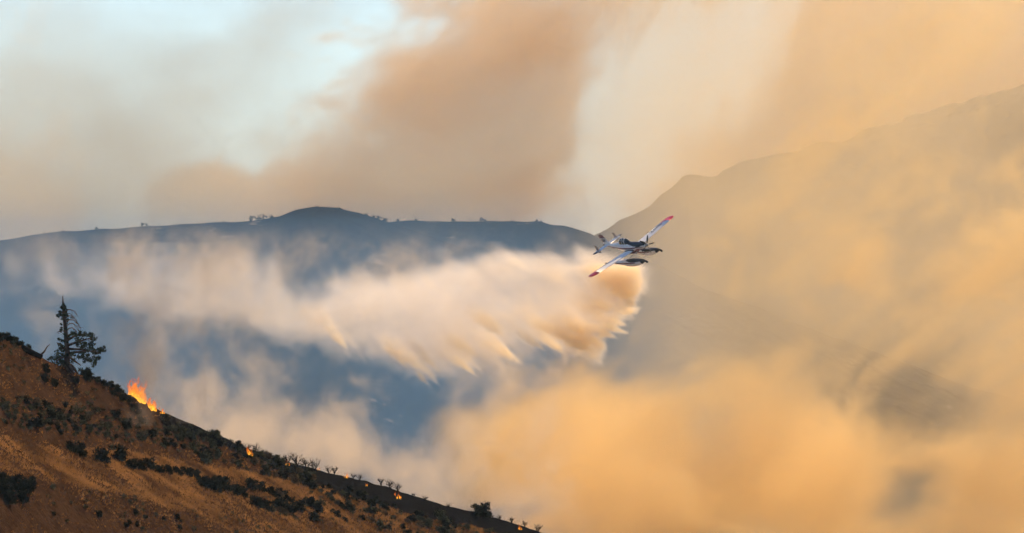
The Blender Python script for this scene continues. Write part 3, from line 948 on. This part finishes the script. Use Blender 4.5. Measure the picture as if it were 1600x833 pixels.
fire(621, 780, [(-6, 0, 6, 1.6), (-3, 0, 8, 1.8), (0, 0, 6, 1.6), (3, 0, 7, 1.3), (5, 1, 5, 1.2)], 'wide yellow flame on the lower edge of the black strip', 10)
fire(812, 828, [(-2, 0, 5, 1.2), (0, 0, 6, 1.4), (3, 0, 4, 1.1)], 'small flame in the brush at the far right end of the hill', 11)

# ------------------------------------------------------------------ shrubs and trees on the far ridge
def ridge_plant(name, px, py, wpx, hpx, d, label, seed, group=None):
    r = random.Random(seed)
    M_ = d / F
    t = empty(name, at(px, py, d))
    thing(t, label, 'tree' if name == 'ridge_tree' else 'shrub', group)
    W, H = wpx * M_ * .8, hpx * M_ * .8
    cs = []
    for k in range(5):
        a = r.uniform(-.5, .5)
        top = Vector((a * W * .8, r.uniform(-.4, .4) * W, H * r.uniform(.6, .95)))
        tube('stem', [(a * .1 * W, 0, -.6), top * .5, top], [.12, .08, .03], CHAR, t, 4)
        for q in range(3):
            cs.append((top.x + r.gauss(0, .12) * W, top.y, top.z * r.uniform(.1, 1.05), W * r.uniform(.06, .16)))
    v, f = leaf_cloud(cs, 9, .3, r, .8)
    mesh_obj('foliage', v, f, RIDGEG, t)


for i, (px, py, w, h, lab) in enumerate([(391, 348, 12, 14, 'left tree of the small group on the far ridge line'), (403, 347, 14, 14, 'middle tree of the small group on the far ridge line'), (410, 345, 14, 17, 'tallest tree of the small group on the far ridge line'), (424, 342, 8, 8, 'lone small tree right of the group on the far ridge')]):
    ridge_plant('ridge_tree', px, py, w, h, 1800, lab, 40 + i)
for i, (px, h) in enumerate([(70, 4), (98, 4), (150, 5), (222, 5), (229, 4), (350, 5), (495, 5), (531, 5), (572, 4), (584, 5), (592, 7), (601, 8)]):
    ridge_plant('ridge_shrub', px, float(RIDGE_A(px)) + .5, h * 1.2, h, 1800, 'tiny shrub on the skyline of the dark burnt ridge', 60 + i, 'skyline shrubs on the burnt ridge')
for i, (px, h) in enumerate([(622, 4), (650, 4), (708, 5), (752, 7), (758, 5), (800, 3), (838, 5), (846, 4)]):
    ridge_plant('ridge_shrub', px, float(RIDGE_B(px)) + .5, h * 1.2, h, 2250, 'tiny shrub on the skyline of the paler ridge behind the drop', 90 + i, 'skyline shrubs on the paler ridge')
print('objects', time.time() - T0)

# ------------------------------------------------------------------ air and smoke
hz = volume_material('haze_air', (0.55, 0.76, 1.0), 0.00003, 0.15)
bm = bmesh.new()
bmesh.ops.create_cube(bm, size=1.0)
me = bpy.data.meshes.new('haze'); bm.to_mesh(me); bm.free()
me.materials.append(hz)
haze = bpy.data.objects.new('haze', me); COL.objects.link(haze)
haze['kind'] = 'stuff'
haze.scale = (30400, 36400, 640)
haze.location = (0, 12000, -192 + 320)

def blobs(x, y, z, lst):
    """sum of soft lobes: (px, py, distance, half widths in photo px across and up, half depth in m, weight)"""
    t = 0
    for px, py, d, rx, rz, ry, w in lst:
        c = at(px, py, d)
        rx, rz = rx * d / F, rz * d / F
        t = t + (w * np.exp(-((x - c.x) / rx) ** 2)) * np.exp(-((y - c.y) / ry) ** 2) * np.exp(-((z - c.z) / rz) ** 2)
    return t


def edge(a, b, v, w):
    return sstep(a, a + w, v) * (1 - sstep(b - w, b, v))


TAN = volume_material('tan_smoke', (0.90, 0.765, 0.58), 1.0, 0.45)
GREYSMOKE = volume_material('grey_smoke', (0.88, 0.76, 0.62), 1.0, 0.35)
ORANGE = volume_material('orange_smoke', (0.93, 0.715, 0.39), 1.0, 0.45)
BLUE = volume_material('blue_smoke', (0.20, 0.41, 0.72), 1.0, 0.2)
TANHAZE = volume_material('greyish_tan_smoke', (0.92, 0.79, 0.57), 1.0, 0.4)
PALE = volume_material('pale_grey_smoke', (0.70, 0.72, 0.68), 1.0, 0.1)
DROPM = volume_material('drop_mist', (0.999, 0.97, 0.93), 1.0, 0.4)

PLUME = [(560, 330, 3200, 150, 90, 220, .30), (650, 140, 3200, 90, 90, 200, .34), (770, 210, 3150, 130, 100, 220, .34), (720, 320, 3200, 190, 70, 220, .30),
         (830, 60, 3250, 90, 110, 200, .36), (860, 280, 3250, 100, 110, 220, .12), (900, 350, 3200, 90, 70, 300, -.16), (960, 270, 3200, 90, 80, 300, -.34), (1020, 180, 3200, 90, 80, 300, -.34), (1090, 90, 3200, 90, 80, 300, -.34), (930, 170, 3200, 60, 60, 300, -.2),
         (1280, 170, 3150, 170, 120, 240, .36), (1400, 60, 3150, 190, 110, 240, .42), (1580, 60, 3100, 170, 190, 240, .55), (1520, 220, 3200, 190, 90, 240, .4),
         (1160, 240, 3200, 110, 80, 220, .12), (1300, 0, 3200, 90, 90, 220, .3),
         (290, 285, 3150, 65, 50, 170, .60), (350, 300, 3200, 50, 40, 150, .3), (60, 320, 3100, 110, 60, 200, .22), (350, 330, 3150, 90, 40, 150, .22), (160, 340, 3150, 160, 40, 200, .16), (120, 180, 3200, 160, 160, 220, .06),
         (1185, 20, 3200, 60, 70, 260, -.35), (430, 130, 3200, 190, 130, 300, -.2), (990, 90, 3200, 90, 80, 260, -.12)]


def far_plume(x, y, z):
    w = fbm(x / 110, y / 130, z / 80, 3) - 0.5
    n = fbm((x * .72 + z * .70) / 100 + w * 1.8, y / 120 + w, (z * .72 - x * .70) / 54 + w * 2.0, 7, 0.67)
    b = blobs(x, y, z, PLUME)
    e = edge(2990, 3400, y, 60) * edge(-460, 500, x, 60) * (1 - sstep(290, 360, z))
    v = (n - 0.5) * 2.4 + b - 0.12 * (1 - sstep(-160, 20, x)) - .03 - .25 * (1 - sstep(-240, -120, x)) * sstep(50, 100, z)
    return (0.017 * sstep(0.08, 0.38, v) + 0.0015 * sstep(-60, 50, x)) * e


smoke('smoke_plume', (-480, 2980, -60), (520, 3410, 370), (400, 60, 172), far_plume, TAN, 'tall tan smoke plume billowing behind the ridges')

def far_grey(x, y, z):
    w = fbm(x / 120, y / 130, z / 80, 3) - 0.5
    n = fbm(x / 95 + w * 1.8, y / 140 + w, z / 60 + w * 1.8, 7, 0.66)
    b = blobs(x, y, z, [(180, 230, 2600, 420, 170, 240, .2), (60, 330, 2600, 300, 90, 240, .2), (330, 310, 2600, 200, 80, 240, .16), (640, 60, 2600, 160, 160, 300, -.3), (60, 120, 2600, 260, 160, 300, .12)])
    e = edge(2330, 2800, y, 80) * edge(-330, 60, x, 60) * (1 - sstep(180, 240, z))
    return 0.0060 * sstep(-0.15, 0.55, (n - 0.5) * 2.0 + b) * e


smoke('grey_smoke', (-340, 2320, -40), (70, 2810, 245), (190, 60, 130), far_grey, PALE, 'thin grey smoke veiling the sky at left')

VALLEY = [(880, 720, 880, 150, 110, 50, .42), (1010, 780, 900, 190, 110, 60, .42), (780, 730, 850, 80, 100, 40, .30), (840, 665, 930, 110, 50, 50, .20), (960, 660, 930, 100, 60, 50, .24), (760, 600, 900, 140, 40, 60, -.2), (930, 560, 950, 90, 30, 50, -.12),
          (1200, 770, 900, 170, 90, 70, .34), (1330, 710, 920, 150, 80, 70, .28), (1570, 740, 920, 190, 130, 80, .36), (1430, 820, 900, 150, 60, 70, .2), (1180, 650, 950, 140, 70, 80, .18),
          (1320, 570, 960, 280, 80, 80, .14), (1530, 500, 960, 200, 120, 80, .16), (1150, 410, 1000, 200, 110, 80, .03), (1620, 400, 980, 150, 150, 90, .14), (1090, 440, 965, 120, 110, 40, .22), (1250, 400, 965, 160, 120, 40, .16), (700, 660, 900, 70, 70, 50, .12),
          (1140, 505, 960, 75, 45, 200, -.25), (1040, 570, 960, 60, 40, 150, -.08), (1470, 630, 930, 60, 40, 140, -.16), (1440, 790, 900, 60, 45, 130, -.45), (1125, 700, 900, 45, 60, 130, -.3), (760, 640, 880, 40, 50, 90, -.12)]


def valley(x, y, z):
    px = 800 + F * x / y
    xs = x - 0.35 * z
    w = fbm(xs / 24, y / 40, z / 24, 3) - 0.5
    n = fbm(xs / 19 + w * 2.2, y / 34 + w, z / 17 + w * 2.2, 7, 0.68)
    b = blobs(x, y, z, VALLEY)
    e = edge(835, 985, y, 20) * edge(-30, 130, x, 14) * (1 - sstep(38, 52, z)) * sstep(640, 800, px)
    v = (n - 0.5) * 2.5 + b * 1.25 - 0.18 - 0.9 * sstep(-16, -5, z) * (1 - sstep(948, 972, y)) * (1 - sstep(1080, 1250, px))
    return 0.046 * sstep(0.0, 0.52, v) * e


smoke('valley_smoke', (-32, 830, -62), (122, 990, 54), (260, 80, 200), valley, ORANGE, 'orange smoke filling the valley at right')

def tan_haze(x, y, z):
    w = fbm(x / 70, y / 90, z / 60, 3) - 0.5
    n = fbm((x + z) / 60 + w * 1.5, y / 120 + w, (z - x * .5) / 40 + w * 1.5, 5, 0.58)
    px = 800 + F * x / y
    e = edge(1200, 1700, y, 120) * edge(-40, 270, x, 40) * (1 - sstep(70, 130, z)) * sstep(860, 1080, px)
    return 0.0034 * (0.25 + sstep(0.25, 0.75, n)) * e


smoke('tan_smoke', (-50, 1190, -130), (280, 1710, 140), (130, 60, 110), tan_haze, TANHAZE, 'tan smoke hanging before the mountain slope')

NEAR = [(330, 650, 700, 60, 45, 25, .30), (420, 670, 720, 80, 50, 30, .36), (520, 700, 740, 90, 50, 30, .36), (600, 725, 760, 80, 40, 30, .34), (440, 610, 740, 70, 40, 30, .10), (340, 595, 730, 50, 50, 30, .12),
        (530, 640, 750, 50, 40, 30, .08), (700, 735, 770, 70, 55, 30, .34), (270, 630, 670, 30, 35, 20, .2),
        (640, 640, 750, 55, 75, 60, -.5), (560, 575, 750, 70, 40, 60, -.2), (430, 540, 740, 120, 40, 60, -.12), (250, 520, 720, 90, 60, 60, -.3)]


def near(x, y, z):
    px = 800 + F * x / y
    w = fbm(x / 11, y / 14, z / 11, 3) - 0.5
    n = fbm(x / 6.5 + w * 1.8, y / 11 + w, z / 7.5 + w * 1.8, 6, 0.68)
    b = blobs(x, y, z, NEAR)
    behind = sstep(2, 10, y - crest_d(px))
    e = edge(612, 830, y, 12) * edge(-58, 12, x, 8) * (1 - sstep(2, 6, z)) * behind
    v = (n - 0.5) * 2.2 + b - .13
    return 0.046 * sstep(0.04, 0.52, v) * e


smoke('fire_front_smoke', (-60, 610, -48), (14, 832, 7), (170, 150, 120), near, GREYSMOKE, 'grey tan smoke rising behind the burning hill crest')



def valley_blue(x, y, z):
    w = fbm(x / 60, y / 80, z / 30, 2) - 0.5
    n = fbm(x / 45 + w, y / 80 + w, z / 22 + w, 4, 0.55)
    e = edge(860, 1760, y, 120) * (1 - sstep(-4, 26, z + 24 * (n - .5))) * edge(-240, 50, x, 50)
    return 0.0023 * (.25 + .75 * sstep(0.36, 0.68, n)) * e * .8


smoke('blue_smoke', (-250, 850, -120), (110, 1770, 46), (130, 110, 80), valley_blue, BLUE, 'thin blue smoke lying in the valley before the burnt hill')

SOOT = volume_material('soot_smoke', (0.42, 0.38, 0.35), 1.0, 0.2)


def soot(x, y, z):
    w = fbm(x / 3, y / 3, z / 4, 3) - 0.5
    n = fbm((x + .15 * z) / 2.2 + w * 1.5, y / 2.5, z / 3.4 + w * 1.5, 5, 0.6)
    b = blobs(x, y, z, [(232, 590, 634, 16, 26, 6, .6), (236, 555, 636, 24, 30, 7, .45), (232, 510, 640, 30, 34, 8, .28)])
    return 0.16 * sstep(0.12, 0.75, (n - .5) * 1.8 + b) * edge(622, 652, y, 4)


smoke('soot_smoke', (-44, 621, -17), (-33, 653, 1), (70, 60, 110), soot, SOOT, 'dark sooty smoke rising from the tallest flames')

# the falling load: u runs back along the flight path from its fresh front, v across it, z up
DA = math.atan2(70, 100)
D0 = at(1004, 430, 934)
dropM = Matrix.Translation((D0.x, D0.y, 0)) @ Matrix.Rotation(math.pi - DA, 4, 'Z')
TOP = spline([(-100, 452), (40, 430), (100, 420), (200, 425), (300, 430), (420, 442), (480, 450), (560, 449), (640, 436), (720, 416), (800, 402), (900, 398), (985, 408), (1006, 418)])
BOT = spline([(-100, 440), (60, 446), (100, 455), (240, 486), (330, 505), (400, 520), (500, 545), (560, 562), (640, 588), (690, 594), (760, 578), (860, 556), (930, 540), (962, 508), (985, 480), (1004, 455)])


def drop(u, v, z):
    c, s = math.cos(math.pi - DA), math.sin(math.pi - DA)
    wx = D0.x + c * u - s * v
    wy = D0.y + s * u + c * v
    px = 800 + F * wx / wy
    py = 416.5 - F * z / wy
    w1 = fbm(u / 9, v / 7, z / 6, 3) - 0.5
    # streaks lean back and up from the falling fronts
    a = u * 0.90 + z * 0.44
    b = z * 0.90 - u * 0.44
    n = fbm(a / 9 + w1 * 1.4, v / 4 + w1, b / 3.0 + w1 * 2.0, 6, 0.58)
    nv = fbm(u / 3.2 + w1 * 1.5, v / 5, z / 9 + w1, 4, 0.55)
    soft_n = fbm(u / 8 + w1 * 2, v / 6, z / 5 + w1 * 2, 6, 0.6)
    n = n + (soft_n - n) * sstep(25, 70, u)          # the older mist has lost its streaks
    age = sstep(0, 110, u)
    top, bot = TOP(px), BOT(px)
    wid = 1.8 + 7 * sstep(4, 60, u)
    soft = 10 + 26 * age
    prof = sstep(-soft, soft * .9, py - top + (n - 0.5) * 50 + (nv - 0.5) * 190 * sstep(.25, .8, age))
    prof = prof * (1 - sstep(-20, 18, py - bot + 6 + 24 * (1 - age) - (n - 0.5) * 150))
    core = np.exp(-(v / wid) ** 2)
    thin = 0.36 * (1 - 0.80 * sstep(8, 95, u))
    d = thin * prof * core * sstep(0.6, 3.0, u - (n - .5) * 6) * (.25 + .75 * sstep(0.25, 0.70, n * .7 + nv * .3))
    d = np.array(np.broadcast_to(d, (u.shape[0], v.shape[1], z.shape[2])), np.float32)
    d = d + 1.1 * sstep(-.6, .8, u - (n - .5) * 4) * (1 - sstep(5, 20, u)) * np.exp(-(v / 2.2) ** 2) * sstep(-4, 8, py - 414) * (1 - sstep(-10, 14, py - (bot - 12) - (n - .5) * 150)) * (.3 + .7 * sstep(.3, .6, n))
    # falling fronts: cones with sharp heads that point forward and down
    r = np.random.default_rng(11)
    U, V, Z = u[:, 0, 0], v[0, :, 0], z[0, 0, :]
    heads = []
    for k in range(22):                                       # the fresh front just under the plane
        t = k / 21
        heads.append((1005 - 3 * t - r.uniform(0, 4), 420 + 64 * t + r.uniform(-2, 2), 1.2, r.uniform(3, 6), 0.30))
    for px_, py_ in [(994, 490), (986, 494), (976, 510), (980, 522), (966, 530), (950, 533), (945, 541), (936, 549), (920, 540), (900, 536), (886, 557), (868, 549),
                     (850, 542), (818, 528), (816, 521), (812, 572), (797, 566), (770, 560), (752, 585), (734, 590), (716, 583), (700, 578), (694, 602), (684, 606), (672, 596), (650, 588), (622, 578), (590, 570), (560, 562), (520, 548)]:
        heads.append((px_, py_, 2.6, r.uniform(8, 14), 0.21))
    for k in range(110):
        q = 1003 - 440 * r.random() ** 1.3
        heads.append((q, r.uniform(TOP(q) + 20, BOT(q) + 4), r.uniform(.25, .6), r.uniform(4, 12), r.uniform(.16, .26)))
    for px_, py_, wt, Ln, spread in heads:
        uu = (1004 - px_) * (934 / F) / math.cos(DA) * 1.03
        yy = D0.y + math.sin(math.pi - DA) * uu
        zz = (416.5 - py_) / F * yy
        vv = r.uniform(-1, 1) * (1.2 + 5 * min(1, uu / 40))
        ang = R(float(np.interp(px_, [560, 690, 800, 930, 985, 1004], [48, 42, 32, 25, 14, 5])) + r.uniform(-5, 5))
        du, dz = math.cos(ang), math.sin(ang)                 # back along +u and up
        i0, i1 = np.searchsorted(U, [uu - 1, uu + Ln + 2]); j0, j1 = np.searchsorted(V, [vv - 4, vv + 4]); k0, k1 = np.searchsorted(Z, [zz - 2.5, zz + Ln * dz + 4])
        if i1 <= i0 or k1 <= k0 or j1 <= j0: continue
        us, vs, zs = U[i0:i1, None, None] - uu, V[None, j0:j1, None] - vv, Z[None, None, k0:k1] - zz
        al = us * du + zs * dz
        q = us * -dz + zs * du
        nn = n[i0:i1, j0:j1, k0:k1] - 0.5
        q = q + nn * 0.9 * np.clip(al / 4, 0, 1)
        pe = np.sqrt(q * q + vs * vs * .6)
        rad = 0.14 + spread * np.maximum(al, 0) ** 0.92 + nn * 1.6 * np.clip(al / 3, 0, 1)
        f = sstep(0.0, 0.35 + .12 * al, rad - pe) * sstep(-0.1, 0.5, al) * (1 - sstep(0.15 * Ln, Ln, al))
        d[i0:i1, j0:j1, k0:k1] += f * wt * sstep(-.35, .25, nn) * .75
    return 0.8 * np.minimum(d, 2.0) * edge(-4, 128, u, 1.5) * edge(-15, 15, v, 2)


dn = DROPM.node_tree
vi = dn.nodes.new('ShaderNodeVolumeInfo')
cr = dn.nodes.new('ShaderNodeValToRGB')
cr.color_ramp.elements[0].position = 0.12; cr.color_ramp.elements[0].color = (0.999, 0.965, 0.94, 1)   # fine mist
cr.color_ramp.elements[1].position = 0.9; cr.color_ramp.elements[1].color = (1.0, 0.90, 0.70, 1)    # thick load, golden sunlight on it put into its colour
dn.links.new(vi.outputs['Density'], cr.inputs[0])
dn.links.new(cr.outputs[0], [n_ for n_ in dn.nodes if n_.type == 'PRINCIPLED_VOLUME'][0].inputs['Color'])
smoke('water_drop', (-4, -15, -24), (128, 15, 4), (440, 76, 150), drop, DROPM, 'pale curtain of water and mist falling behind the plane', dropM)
print('script', time.time() - T0)
